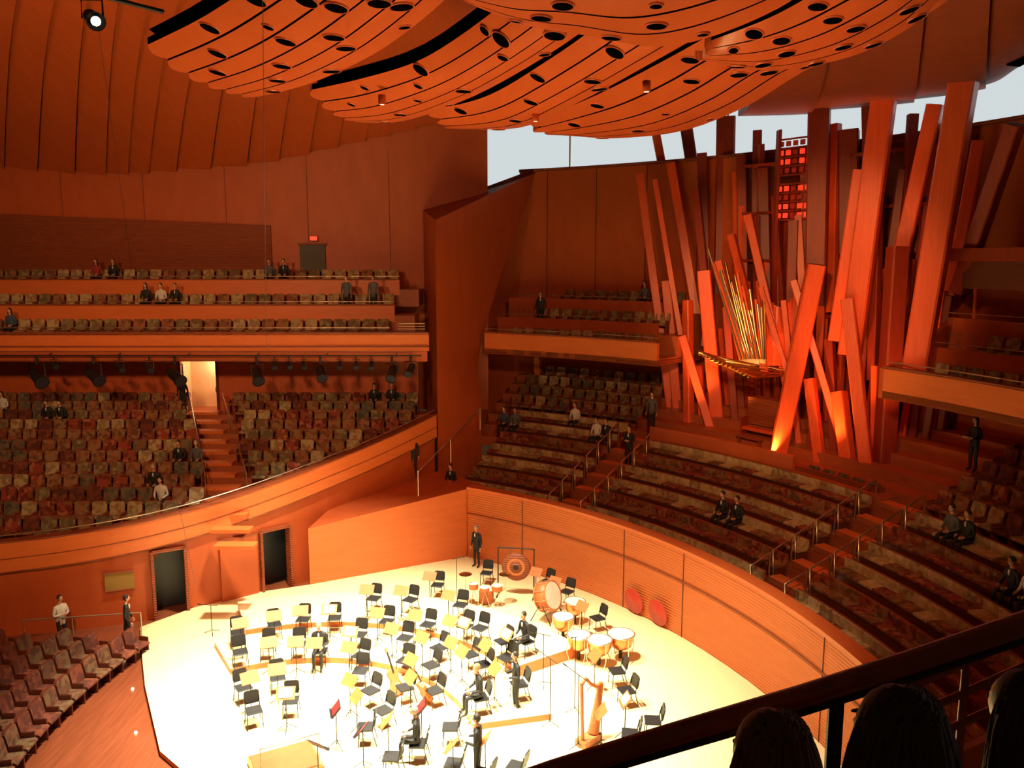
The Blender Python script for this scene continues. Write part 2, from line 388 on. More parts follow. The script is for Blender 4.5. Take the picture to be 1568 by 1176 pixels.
# =============== LEFT BALCONY
b=MB('balcony_left');XL=-34
b.box(((XL-3.6)/2,36.0,8.95),(-3.6-XL,.2,.75),W['para'])
b.box(((XL-3.6)/2,35.95,9.36),(-3.6-XL,.42,.09),W['brown']);b.box(((XL-3.6)/2,35.9,8.78),(-3.6-XL,.16,.05),W['brown'])
b.box(((XL-4.4)/2,37.7,8.35),(-4.4-XL,3.5,.25),W['wall'])
b.box(((XL-3.7)/2,36.15,8.35),(-3.7-XL,.1,.5),W['wall'])
for y0,y1,z in((36,37.65,8.95),(37.65,39.45,10.0),(39.45,41.4,11.1)): b.box(((XL-4.4)/2,(y0+y1)/2,z-.4),(-4.4-XL,y1-y0,.8),W['step'])
for y,z0,z1 in((37.7,9.7,10.45),(39.5,10.85,11.55)):
    b.box(((XL-5.3)/2,y,(z0+z1)/2),(-5.3-XL,.12,z1-z0),W['para']);b.box(((XL-5.3)/2,y,z1+.03),(-5.3-XL,.2,.06),W['brown'])
for y,z in((36.0,9.58),(37.7,10.62),(39.5,11.72)): b.tube([(XL,y,z),(-5.3,y,z)],.02,W['steel'])
for i in range(3): b.tube([(-5.0,36.3,9.5+.12*i),(-3.8,36.3,9.5+.12*i)],.025,W['steel'])
b.obj()
pl=[]
for y,z in((36.85,8.95),(38.65,10.0),(40.45,11.1)):
    x=-32
    while x<-5.6: pl.append((x,y,z,math.pi));x+=.64
seats('balcony_seats',pl,[FAB[1],FAB[3],FAB[3],FAB[2],FAB[1]],1.08)
b=MB('wall_left');b.box((-17.8,41.8,13.5),(33.2,.5,17),W['wall'])
for x in range(-30,-2,4): b.box((x,41.54,14.5),(.03,.03,6.5),W['brown'])
p=Y(0,325,41.5);q=Y(418,428,41.5);q2=Y(418,345,41.5)
b.add([(-34,41.5,p.z+.3),(q.x,41.5,q2.z),(q.x,41.5,q.z),(-34,41.5,q.z),(-34,41.42,p.z+.3),(q.x,41.42,q2.z),(q.x,41.42,q.z),(-34,41.42,q.z)],[(4,7,6,5),(0,1,5,4),(1,2,6,5)],W['brown']);b.obj()
dl,dr=Y(461,432,41.5),Y(498,375,41.5)
b=MB('door_4');b.box(((dl.x+dr.x)/2,41.5,(dl.z+dr.z)/2),(dr.x-dl.x,.12,dr.z-dl.z),W['grey'])
b.box(((dl.x+dr.x)/2,41.45,dr.z+.04),(dr.x-dl.x+.16,.16,.08),W['brown']);b.tube([(dl.x+.12,41.35,11.9),(dl.x+.12,41.35,12.1)],.02,W['steel']);b.obj()
e=Y(480,365,41.4);b=MB('exit_sign');b.box(e,(.34,.06,.2),W['exit']);b.box(e+Vector((0,.03,0)),(.4,.05,.26),W['dark']);b.obj()
# =============== CEILINGS
b=MB('ceiling');b.box((-4,24,22.2),(64,44,.3),W['dark']);b.obj()  # dark colour put in so gaps between sails read as shade
def strips(b,Pf,n,ns,nt,gap,th,m,tip=0,em=None):  # em colours the strip sides dark, standing for shade in the gaps
    for i in range(n):
        o=[];u=[]
        rnd=random.uniform(-.3,.5)*tip
        for a in range(ns+1):
            for c in range(nt+1):
                f=c/nt;t=(i+gap+(1-2*gap)*f)/n
                s0=max(0,tip*(2*f-1)**2+rnd+tip*.3);s=s0+(1-s0)*a/ns
                p=Pf(s,t);o.append(p);u.append(p+Vector((0,0,th)))
        k=nt+1;K=len(o);g=lambda a,c:a*k+c
        b.add(o,[(g(a,c),g(a,c+1),g(a+1,c+1),g(a+1,c)) for a in range(ns) for c in range(nt)],m,None,True)
        ed=[(g(a,0),g(a+1,0),K+g(a+1,0),K+g(a,0)) for a in range(ns)]+[(g(a,nt),g(a+1,nt),K+g(a+1,nt),K+g(a,nt)) for a in range(ns)]
        b.add(o+u,ed,em or m)
        b.add(o+u,[(g(0,c),g(0,c+1),K+g(0,c+1),K+g(0,c)) for c in range(nt)]+[(K+g(a,c),K+g(a,c+1),K+g(a+1,c+1),K+g(a+1,c)) for a in range(ns) for c in range(nt)],m)
RB=[Y(u,v,41.5) for u,v in [(-80,246),(0,250),(150,260),(250,256),(400,243),(530,215),(640,190),(752,158)]]
RT=[Y(u,v,25) for u,v in [(-260,-90),(30,-90),(180,-90),(330,-90),(480,-90),(640,-90),(800,-90),(1000,-90)]]
def ribp(s,t):
    p=cat(RB,t).lerp(cat(RT,t),s);p.z+=1.2*math.sin(math.pi*s)-.1;return p
def ribq(s,t):
    n=20;f=(t*n)%1;p=ribp(s,t);p.z-=.16*f;return p
b=MB('ceiling_left_ribs');strips(b,ribq,20,14,2,.02,.2,W['ceil'],0,W['dark']);b.obj()
b=MB('ceiling_left_liner')
vs=[ribp(i/8,j/20)+Vector((0,0,.3)) for i in range(9) for j in range(21)]
b.add(vs,[(i*21+j,i*21+j+1,(i+1)*21+j+1,(i+1)*21+j) for i in range(8) for j in range(20)],W['dark']);b.obj()
cb=[R(u,v,31.3) for u,v in[(1130,178),(1240,170),(1400,152),(1510,130),(1568,92),(1700,10)]]
ct=[Z(u,v,18.2) for u,v in[(1180,70),(1280,40),(1420,-20),(1520,-60),(1640,-100),(1800,-160)]]
def crp(s,t):
    p=cat(cb,t).lerp(cat(ct,t),s);p.z-=.5*math.sin(math.pi*s);return p
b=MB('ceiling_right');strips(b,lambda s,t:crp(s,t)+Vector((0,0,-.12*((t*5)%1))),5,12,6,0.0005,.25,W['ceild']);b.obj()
b=MB('air_slot');pp=[crp(.35,.72)+Vector((0,0,-.15)),crp(.35,.98)+Vector((0,0,-.15))];b.beam(pp[0],pp[1],.5,.06,W['hole']);b.obj()
canopy=empty('ceiling_canopy')
cl={'A':([(380,152,17.2),(470,130,17.0),(570,85,17.0),(660,20,17.1),(740,-60,17.3)],[(215,72,17.6),(300,30,17.5),(380,-20,17.4),(480,-80,17.4)],6,.15),
'B':([(545,188,17.1),(620,185,16.9),(720,150,16.8),(830,90,16.8),(930,20,17),(1010,-50,17.2)],[(460,140,17.5),(550,120,17.3),(640,92,17.3),(730,35,17.4),(820,-40,17.6)],5,.15),
'C':([(700,198,17.0),(800,195,16.8),(900,150,16.8),(1010,90,16.8),(1100,40,17),(1220,-20,17.2)],[(640,172,17.3),(740,148,17.2),(840,90,17.2),(940,18,17.4),(1020,-50,17.6)],4,.12),
'D':([(850,203,17),(930,212,16.8),(1040,202,16.8),(1140,165,16.9),(1240,105,17.1),(1340,70,17.3),(1440,10,17.5),(1500,-40,17.6)],[(800,192,17.2),(905,148,17.2),(1015,92,17.2),(1105,42,17.3),(1230,-25,17.5)],5,.12),
'E':([(690,-5,16.6),(810,40,16.5),(900,55,16.4),(1000,72,16.3),(1080,60,16.3),(1180,20,16.4),(1260,-30,16.6)],[(690,-60,16.8),(800,-100,16.8),(950,-120,16.8),(1150,-120,16.8)],5,.1),
'F':([(1060,88,16.6),(1180,108,16.6),(1300,88,16.8),(1390,45,17),(1450,-10,17.2)],[(1080,65,16.9),(1180,25,17),(1270,-25,17.1),(1380,-80,17.3)],5,.1)}
for k,(lo,up,n,sag) in cl.items():
    lo=[Z(*q) for q in lo];up=[Z(*q) for q in up]
    def Pf(s,t,lo=lo,up=up,sag=sag):
        p=cat(lo,s).lerp(cat(up,s),t);p.z-=sag*math.sin(math.pi*t)*1.6;return p
    b=MB('sail_'+k);strips(b,Pf,n,26,5,.045,.16,W['sail'],.03,W['hole']);b.obj(canopy)
    b=MB('sail_gap_shade_'+k);vs=[Pf(.06+.94*i/12,j/6)+Vector((0,0,.3)) for i in range(13) for j in range(7)]  # black sheet above the seams, put in for their shade
    b.add(vs,[(i*7+j,i*7+j+1,(i+1)*7+j+1,(i+1)*7+j) for i in range(12) for j in range(6)],W['hole']);b.obj(canopy)
    b=MB('ports_'+k)  # sails are uncut; black discs paint the shade inside each port
    for i in range(n):
        s=.14+.1*(i%3)
        while s<.9:
            t=(i+(.5 if (i%2) else .42))/n
            p=Pf(s,t);nx=(Pf(s+.01,t)-p).cross(Pf(s,t+.01)-p).normalized()
            if nx.z>0: nx=-nx
            M=Matrix.Translation(p)@nx.to_track_quat('Z','Y').to_matrix().to_4x4()
            rr=.21 if random.random()<.75 else .12
            if k in 'EF': rr*=.8
            b.lathe([(rr,.0),(rr,.03),(rr+.02,.03),(rr+.03,.0)],W['sail'],M,20);b.lathe([(rr,.026),(0,.026)],W['hole'],M,20)
            s+=random.uniform(.2,.34)
    b.obj(canopy)
# =============== PIPE ORGAN
organ=empty('pipe_organ',(0,0,0))
beams=[(980,267,30,1030,655,30,14,0),(1005,208,32,1048,430,32,14,0),(1027,250,31,1075,530,31,15,0),(1050,190,33,1085,420,33,20,1),(1112,180,32,1108,400,32,30,1),(1145,330,29.5,1190,530,29.5,13,0),(1168,258,31,1172,420,31,18,1),(1255,158,30,1250,410,30,32,1),(1360,105,29,1310,480,29,34,0),(1250,405,28.3,1190,708,28,27,0),(1298,458,28.5,1328,728,28.5,20,0),(1480,100,28,1412,508,28,36,0),(1432,160,30,1380,390,30,22,0),(1320,260,29,1290,460,29,24,0),(1375,378,29.5,1352,728,29,27,1),(1385,260,30.5,1365,400,30.5,16,1),(1045,515,29,1092,675,29,14,0),(1078,415,29.5,1100,678,29.5,22,0),(1053,460,29.5,1055,660,29,14,0),(1215,430,28.5,1300,700,29,11,0),(1240,580,28.5,1256,712,28.3,16,0),(1285,600,28.8,1300,715,28.5,20,0),(1500,215,29.5,1470,375,29.5,18,0),(1555,190,28.5,1490,380,29,22,1),(1020,430,30,1040,640,30,16,0),(1300,200,31,1300,330,31,30,1),(1120,360,30,1160,520,29.5,12,0),(1190,372,30.5,1192,480,30,14,1),(1215,338,30,1212,450,30,16,1),(1100,400,29.5,1130,520,29.5,12,0),(1330,150,31,1335,400,31,20,1),(1410,240,31,1400,500,31,16,1),(1130,560,30.5,1135,680,30.5,18,1),(1215,560,30.3,1212,700,30.3,16,1),(1160,200,31.2,1158,300,31.2,14,1),(1075,235,31.2,1080,420,31.2,16,1),
(1003,275,29.6,1050,560,29.6,9,0),(1065,290,30.4,1092,540,30.2,13,1),(1135,240,31,1138,420,31,16,1),(1186,300,30.5,1200,500,30,10,1),(1232,250,30.6,1236,430,30.6,14,1),(1280,190,30.8,1275,420,30.6,14,0),(1345,280,30,1338,520,29.8,14,1),(1398,175,30.6,1380,420,30.4,14,1),(1450,190,30.6,1425,420,30.4,14,1),(1200,460,29,1228,640,29,9,0),(1165,440,29,1215,600,29,8,0),(1270,520,29.2,1280,700,29,14,1),(1342,560,29.4,1340,720,29.2,12,0),(1112,470,29.6,1128,660,29.6,12,1),(1070,560,29.3,1078,670,29.2,12,0),(1245,640,28.6,1238,712,28.5,10,1),(1180,470,29.8,1205,600,29.6,9,0),(1222,330,30.2,1228,430,30.2,12,0),(1530,240,29.5,1500,370,29.5,14,0),(1460,215,30,1440,380,30,12,1)]
b=MB('facade_beams')
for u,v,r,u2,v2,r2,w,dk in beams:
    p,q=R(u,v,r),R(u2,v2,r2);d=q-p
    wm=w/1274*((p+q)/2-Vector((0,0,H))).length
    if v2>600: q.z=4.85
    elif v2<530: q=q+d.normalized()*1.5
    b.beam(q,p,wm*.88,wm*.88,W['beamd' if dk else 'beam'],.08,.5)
    e=(p-q).normalized();b.beam(p-e*.02,p+e*.01,wm*.62,wm*.62,W['dark'],.08,.5)
b.obj(organ)
b=MB('rear_pipes')
for row,(r,n) in enumerate(((31.0,26),(30.5,20))):
    for i in range(n):
        a=26+(43.5-26)*(i+.5*(row%2))/n;h=11.5+random.uniform(0,6.3) if row==0 else 9+random.uniform(0,6)
        lean=(35-a)*.02
        b.beam(pol(r,a,5),pol(r-.1,a-lean*8,h),.24+.1*random.random(),.24,W['beamd' if random.random()<.6 else 'beam'],.1,math.radians(a))
b.obj(organ)
b=MB('case')
b.arc(31.2,31.5,4.85,16.8,25.5,44,W['dark'],14)
for z in(8.2,10.2,12.4,14.4,16.4): b.arc(30.7,31.2,z,z+.12,26.5,43,W['beamd'],14)
b.arc(28.6,31.4,12.45,12.85,11,22.5,W['beamd'],14);b.arc(28.9,31.4,11.6,12.45,12,22,W['dark'],14)
w0,w1=R(1192,215,30.3),R(1240,335,30.3)
dx=(Vector((w1.x,w1.y,0))-Vector((w0.x,w0.y,0))).normalized();ang=math.atan2(dx.y,dx.x)
b.beam(Vector((w0.x,w0.y,w1.z-1))+dx*.02,Vector((w0.x,w0.y,w0.z+.4))+dx*.02,.12,.4,W['beamd'])
b.beam(Vector((w1.x,w1.y,w1.z-1)),Vector((w1.x,w1.y,w0.z+.4)),.12,.4,W['beamd'])
for i in range(9):
    for j in range(5):
        if i==4: continue
        p=w0.lerp(Vector((w1.x,w1.y,w0.z)),(j+.5)/5);p.z=w0.z-(w0.z-w1.z)*(i+.5)/9
        b.box(p,(.2,.06,.2),W['redl'] if (i*j+i)%3 else W['redlac'],ang)
for i in range(10):
    p=(w0+Vector((w1.x,w1.y,w0.z)))/2;p.z=w0.z-(w0.z-w1.z)*i/9;b.box(p,(1.45,.1,.06),W['beamd'],ang)
b.obj(organ)
b=MB('metal_pipes')
for i in range(22):
    f=i/21;p=R(1088+f*80+random.uniform(-4,4),402+f*80+random.uniform(-24,14),28.9);q=R(1136+f*36,550,28.9)
    b.tube([q,q.lerp(p,.12),p],.065,(W['tin'],W['brass'],W['beam'],W['tin'])[i%4],10);b.tube([q+(q-p)*.08,q],.015,W['tin'],10,.065)
for i in range(16):
    f=i/15;p=R(1160+f*66,430+40*math.sin(f*3),29.6);q=R(1170+f*35,560,29.4)
    b.beam(q,p,.13,.13,W['beam'],.1)
b.obj(organ)
b=MB('trumpets')
base=R(1195,572,29)
for i in range(14):
    e=R(1070+i*6,540+i*3.0,27.2+.02*i);e2=base+Vector((.1*(i%4),.0,-.08*(i//4)+.15))
    b.tube([e2,e2.lerp(e,.8)],.022,W['brass'],8,.035);b.tube([e2.lerp(e,.8),e],.035,W['brass'],10,.11)
b.obj(organ)
b=MB('console');cc=R(1175,690,29.2);cc.z=4.85;M=Matrix.Translation(cc)@Matrix.Rotation(math.radians(35-90),4,'Z')
b.box((0,0,1.0),(1.7,.6,2.0),W['brown'],mx=M);b.box((0,-.45,.75),(1.6,.5,.12),W['beam'],mx=M)
for i in range(4): b.box((0,-.42+.09*i,.85+.09*i),(1.2,.14,.03),W['step'],mx=M)
for x in(-.8,.8): b.box((x,-.4,.6),(.08,.6,1.2),W['beamd'],mx=M)
b.box((0,-1.1,.5),(1.2,.35,.06),W['brown'],mx=M)
for x in(-.5,.5): b.box((x,-1.1,.25),(.06,.3,.5),W['brown'],mx=M)
b.obj(organ)
# =============== AISLE RAILS
for A in(47.5,21.3):
    for da in(-2.1,2.1):
        b=MB('handrail')
        for k in range(0,6,1):
            r=21.6+.85*k;z=2.3+.38*k
            b.tube([pol(r,A+da,z),pol(r,A+da,z+.92),pol(r+.7,A+da,z+.38+.85),pol(r+.7,A+da,z+.38)],.036,W['steel'],6)
        b.obj()
b=MB('handrail');pts=[Z(640,722,4.2),Z(690,672,5.0),Z(735,625,5.8)];b.tube(pts,.03,W['steel'])
for p in pts:b.tube([p-Vector((0,0,1)),p],.02,W['steel'])
b.obj()
b=MB('aisle_lights')
for k in range(0,7,2):
    for A in(45.6,19.6): b.lathe([(0,.05),(.03,.04),(.045,0)],W['lamp'],Matrix.Translation(pol(21.5+.85*k,A-.15,2.3+.38*k+.02)),8)
for u,v in((203,1055),(208,1122),(190,1010)): b.lathe([(0,.05),(.03,.04),(.045,0)],W['lamp'],Matrix.Translation(Z(u,v,-.14)),8)
b.obj()
# =============== STAGE FURNITURE
def chair_mesh():
    b=MB('orchestra_chair')
    pr=[(-.2,.43),(.2,.43),(.22,.45),(.2,.475),(-.2,.475)]
    vs=[(x,y,z) for x in(-.21,.21) for y,z in pr];b.add(vs,[(4,3,2,1,0),(5,6,7,8,9)]+[(i,(i+1)%5,5+(i+1)%5,5+i) for i in range(5)],W['black'])
    fr=[(-.19,.55),(.19,.55),(.21,.62),(.2,.85),(.14,.89),(-.14,.89),(-.2,.85),(-.21,.62)]
    vs=[(x,-.2-(z-.5)*.2,z) for x,z in fr]+[(x,-.235-(z-.5)*.2,z) for x,z in fr]
    b.add(vs,[tuple(range(7,-1,-1)),tuple(range(8,16))]+[(i,(i+1)%8,8+(i+1)%8,8+i) for i in range(8)],W['black'])
    for x in(-.19,.19):
        b.tube([(x*1.08,.2,0),(x,.17,.43)],.013,W['blackm'],6);b.tube([(x*1.08,-.28,0),(x,-.17,.43),(x,-.24,.75)],.013,W['blackm'],6)
        b.tube([(x,.17,.43),(x,-.17,.43)],.013,W['blackm'],6)
    return b.mesh()
def stand_mesh(m,kind=0):
    b=MB('music_stand')
    M=Matrix.Translation((0,0,1.08))@Matrix.Rotation(math.radians(50),4,'X')
    b.box((0,0,0),(.5,.34,.015),m,mx=M);b.box((0,-.17,.03),(.5,.012,.07),m,mx=M)
    if kind: b.box((0,.01,.014),(.36,.27,.01),W['red'] if kind==1 else W['paper'],mx=M)
    b.tube([(0,0,.1),(0,0,1.06)],.014,W['blackm'],6)
    for i in range(3):
        a=i*2.094+.5;b.tube([(0,0,.22),(.26*math.cos(a),.26*math.sin(a),.01)],.01,W['blackm'],6)
    return b.mesh()
CM=chair_mesh();SM=stand_mesh(W['stand']);SR=stand_mesh(W['black'],1);SP=stand_mesh(W['stand'],2)
ch=[(363,962),(420,950),(464,942),(512,940),(368,1000),(410,990),(457,980),(372,1045),(425,1030),(388,1080),(445,1065),(572,910),(628,912),(670,890),(745,872),(837,885),(868,900),(550,965),(552,997),(552,1020),(567,1050),(587,1080),(592,945),(620,970),(620,1005),(655,950),(672,985),(660,1020),(665,1050),(620,1045),(712,960),(735,955),(720,995),(740,1010),(735,1060),(690,1105),(640,1130),(600,1150),(560,1105),(770,975),(775,1000),(795,1040),(915,940),(945,1020),(960,1050),(1000,1095),(965,1115),(705,920),(790,1165),(695,1160),(740,1176),(490,990),(805,975)]
chairs=[]
for i,(u,v) in enumerate(ch):
    h=0
    for _ in range(3): p=Z(u,v,.6+h);h=rz(p.x,p.y)
    a=math.atan2(P[1]-p.y,P[0]-p.x)-math.pi/2
    chairs.append((p.x,p.y,h,a));inst(CM,'orchestra_chair',(p.x,p.y,h+.004),a+(0 if i in(34,36,51,52) else random.uniform(-.25,.25)))
    d=Vector((P[0]-p.x,P[1]-p.y,0)).normalized()
    if i%5!=4:
        q=p+d*.75;inst(SR if i in(35,37,38,49) else (SP if i%7==3 else SM),'music_stand',(q.x,q.y,rz(q.x,q.y)+.004),a+math.pi)
b=MB('conductor_podium');pc=Z(437,1165,.2)
M=Matrix.Translation((pc.x,pc.y,0))@Matrix.Rotation(.5,4,'Z')
b.box((0,0,.1),(1.6,1.3,.19),W['para'],mx=M);b.box((0,0,.205),(1.5,1.2,.02),W['step'],mx=M)
for x in(-.7,.7): b.tube([M@Vector((x,-.6,.2)),M@Vector((x,-.6,1.05)),M@Vector((0,-.62,1.05))],.02,W['steel'])
b.obj()
q=Z(486,1140,1.1);inst(SR,'music_stand',(q.x,q.y,.004),2.6)
def timp(u,v,s=1):
    p=Z(u,v,0);b=MB('timpani')
    b.lathe([(0,.32),(.15,.34),(.28,.45),(.34,.62),(.35,.8)],W['copper'],n=24);b.lathe([(.35,.8),(.375,.8),(.375,.84),(.34,.845)],W['steel'],n=24);b.lathe([(.34,.84),(0,.842)],W['skinhead'],n=24)
    for i in range(4):
        a=i*1.571+.4;b.tube([(.38*math.cos(a),.38*math.sin(a),.8),(.40*math.cos(a),.40*math.sin(a),.3),(.3*math.cos(a),.3*math.sin(a),.02)],.015,W['steel'],6)
    b.tube([(0,0,.02),(0,0,.34)],.05,W['blackm'])
    o=b.obj(loc=(p.x,p.y,.004));o.scale=(s,s,1)
for u,v,s in((862,980,1),(886,1010,1.05),(917,1018,1.1),(950,1008,1.2),(880,955,1)): timp(u,v,s)
g=Z(790,912,0);b=MB('gong')
M=Matrix.Translation((0,0,1.12))@Matrix.Rotation(math.pi/2,4,'X')
b.lathe([(0,.05),(.12,.05),(.14,.02),(.3,.015),(.5,.01),(.55,-.03),(.53,-.05),(0,-.02)],W['brown'],M,32)
b.lathe([(.0,.056),(.1,.054)],W['blackm'],M,20);b.lathe([(.24,.022),(.34,.02)],W['stand'],M,28)
for x in(-.68,.68):
    b.tube([(x,0,.02),(x,0,1.85)],.025,W['blackm']);b.tube([(x,-.35,.03),(x,.35,.03)],.025,W['blackm'])
b.tube([(-.68,0,1.85),(.68,0,1.85)],.025,W['blackm'])
for x in(-.2,.2): b.tube([(x,0,1.85),(x,0,1.6)],.006,W['blackm'])
b.obj(loc=(g.x,g.y,.004),rz=-.15)
g=Z(838,948,0);b=MB('bass_drum')
M=Matrix.Translation((0,0,.85))@Matrix.Rotation(math.radians(70),4,'X')
b.lathe([(.48,-.24),(.5,-.24),(.5,.24),(.48,.24)],W['stand'],M,32);b.lathe([(0,.242),(.48,.242)],W['skinhead'],M,32);b.lathe([(0,-.242),(.48,-.242)],W['skinhead'],M,32)
for z in(-.24,.22): b.lathe([(.5,z),(.53,z),(.53,z+.03),(.5,z+.03)],W['para'],M,32)
for i in range(10):
    a=i*.628;b.tube([M@Vector((.535*math.cos(a),.535*math.sin(a),-.24)),M@Vector((.535*math.cos(a),.535*math.sin(a),.24))],.012,W['steel'],6)
for x in(-.45,.45): b.tube([(x,-.4,.02),(x,0,.75),(x,.4,.02)],.02,W['blackm'])
b.obj(loc=(g.x,g.y,.004),rz=1.0)
g=Z(742,930,0);b=MB('drum_kit')
for x,y,z,r,h in((0,0,.7,.18,.14),(.45,.1,.7,.2,.2),(-.4,.15,.75,.17,.2),(.05,.5,.0,.28,.5)):
    b.lathe([(r,z-h/2 if z else .02),(r,z+h/2 if z else h)],W['stand'],Matrix.Translation((x,y,0)),20);b.lathe([(r,(z+h/2) if z else h),(0,(z+h/2) if z else h)],W['skinhead'],Matrix.Translation((x,y,0)),20)
    if z:
        for i in range(3): b.tube([(x,y,z-h/2),(x+.2*math.cos(i*2.1),y+.2*math.sin(i*2.1),.01)],.012,W['steel'],6)
for x in(-.7,.75):
    b.tube([(x,.3,.01),(x,.3,1.15)],.012,W['steel'],6);b.lathe([(0,1.18),(.06,1.16),(.24,1.14)],W['brass'],Matrix.Translation((x,.3,0)),20)
b.obj(loc=(g.x,g.y,rz(g.x,g.y)+.004))
for u,v in((972,920),(1009,940)):
    p=R(u,v,20.9);a=math.atan2(p.y-C[1],p.x-C[0]);b=MB('cymbal_cover')
    M=Matrix.Translation((C[0]+20.84*math.cos(a),C[1]+20.84*math.sin(a),max(p.z,.5)))@Matrix.Rotation(a,4,'Z')@Matrix.Rotation(-math.pi/2-.1,4,'Y')
    b.lathe([(0,.05),(.1,.05),(.12,.03),(.44,.02),(.46,0),(.44,-.02),(0,-.02)],W['redlac'],M,28);b.obj()
g=Z(905,1135,0);b=MB('harp')
b.tube([(-.35,0,.15),(-.42,0,1.75)],.045,W['stand']);b.tube([(-.42,0,1.75),(-.25,0,1.85),(-.05,0,1.62),(.2,0,1.45),(.38,0,1.5)],.05,W['stand'])
b.tube([(.38,0,1.5),(.1,0,.2)],.07,W['stand'],8,.16);b.box((-.1,0,.1),(.7,.35,.18),W['stand'])
for i in range(14):
    f=i/13;b.tube([Vector((.38,0,1.5)).lerp(Vector((.1,0,.2)),f),cat([Vector((.3,0,1.48)),Vector((.1,0,1.5)),Vector((-.15,0,1.75)),Vector((-.38,0,1.78))],f)],.003,W['paper'],4)
b.obj(loc=(g.x,g.y,.004),rz=.8)
def cello(u,v,r_):
    g=Z(u,v,0);b=MB('cello');M=Matrix.Translation((0,0,.35))@Matrix.Rotation(math.radians(62),4,'X')
    out=[(.0,-.38),(.13,-.37),(.2,-.28),(.21,-.16),(.15,-.04),(.12,.03),(.14,.11),(.17,.2),(.15,.3),(.07,.36),(.03,.38)]
    pr=out+[(-x,y) for x,y in reversed(out[1:])];n=len(pr)
    vs=[(x,y,-.06) for x,y in pr]+[(x,y,.06) for x,y in pr]
    b.add(vs,[tuple(range(n-1,-1,-1)),tuple(range(n,2*n))]+[(i,(i+1)%n,n+(i+1)%n,n+i) for i in range(n)],W['stand'],M)
    b.box((0,.55,.07),(.045,.6,.03),W['black'],mx=M);b.box((0,.9,.05),(.07,.14,.05),W['stand'],mx=M);b.box((0,-.08,.1),(.09,.01,.08),W['paper'],mx=M)
    b.tube([M@Vector((0,-.38,0)),M@Vector((0,-.62,-.02))],.008,W['steel'],6)
    b.obj(loc=(g.x,g.y,rz(g.x,g.y)+.03),rz=r_)
cello(605,1062,.8);cello(650,1078,2.4)
for u,v,h in((842,1110,1.9),(832,1050,1.6),(880,1090,2.2),(700,940,1.7),(325,970,1.0),(885,1145,2.0)):
    g=Z(u,v,0);b=MB('microphone_stand')
    for i in range(3): b.tube([(0,0,.12),(.28*math.cos(i*2.1),.28*math.sin(i*2.1),.01)],.01,W['blackm'],6)
    b.tube([(0,0,.1),(0,0,h)],.013,W['blackm'],6);b.tube([(.25,0,h-.1),(-.35,0,h+.15)],.011,W['blackm'],6);b.tube([(-.35,0,h+.15),(-.47,0,h+.2)],.02,W['blackm'],8)
    b.obj(loc=(g.x,g.y,rz(g.x,g.y)+.004),rz=random.uniform(0,6))
# =============== HOUSE SEATS
pl=[]
for k in range(8):
    r=16.5+1.0*k;a=math.radians(200)
    while a>math.radians(164):
        x,y=4+r*math.cos(a),21+r*math.sin(a)
        if y<25.2: pl.append((x,y,-.15,a+math.pi/2))
        a-=.62/r
seats('auditorium_seats',pl,RUST,1.1,W['dark'])
# =============== STAGE LIGHTING FIXTURES
def fixture(name,p,aim,s=1.0,lit=False):
    b=MB(name);p=Vector(p);d=(Vector(aim)-p).normalized();M=Matrix.Translation(p)@d.to_track_quat('Z','Y').to_matrix().to_4x4()@Matrix.Scale(s,4)
    b.lathe([(0,-.28),(.1,-.28),(.12,-.15),(.12,.12),(.15,.2),(.16,.26)],W['black'],M,14);b.lathe([(.08 if lit else .15,.24),(0,.24)],W['lamp'] if lit else W['lens'],M,14)
    b.tube([p+Vector((-.18*s,0,0)),p+Vector((-.18*s,0,.3*s)),p+Vector((.18*s,0,.3*s)),p+Vector((.18*s,0,0))],.018*s,W['black'],6)
    b.tube([p+Vector((0,0,.3*s)),p+Vector((0,0,.5*s))],.03*s,W['black'],8);b.obj()
b=MB('lighting_bar');b.tube([(-30,35.6,8.42),(-3.9,35.6,8.42)],.03,W['blackm'])
for x in range(-29,-4,3): b.tube([(x,35.6,8.42),(x,36.1,8.5)],.02,W['blackm'],6)
b.obj()
for u,s in((55,1.9),(142,1.8),(267,1.8),(392,1.7),(490,1.5),(600,1.5),(628,1.2),(420,.8),(442,.8),(465,.8),(520,.8),(545,.8),(568,.8),(182,1),(228,1),(82,.8)):
    p=Y(u,548,35.6);fixture('stage_spotlight',(p.x,35.6,8.4-.5*s),(-4+random.uniform(-4,4),24,0),s)
p=Z(142,28,17.4);fixture('stage_spotlight',p,(-1,8,12),1.2,True)
b=MB('lighting_bar');b.tube([Z(60,-30,18),Z(250,18,17.9)],.05,W['blackm']);b.obj()
for u,v,z in((990,137,16.6),(585,157,16.7),(820,183,16.6)):
    p=Z(u,v,z);b=MB('downlight');b.lathe([(0,-.05),(.07,-.05)],W['lamp'],Matrix.Translation(p),14);b.lathe([(.07,-.06),(.1,-.04),(.1,.2),(0,.2)],W['sail'],Matrix.Translation(p),14);b.obj()
for (u,v,z),(u2,v2,z2) in (((402,-10,17),(408,540,9.5)),((150,40,17.2),(206,440,11)),((206,440,11),(300,900,3))):
    b=MB('suspension_cable');b.tube([Z(u,v,z),Z(u2,v2,z2)],.007,W['cable'],5);b.obj()
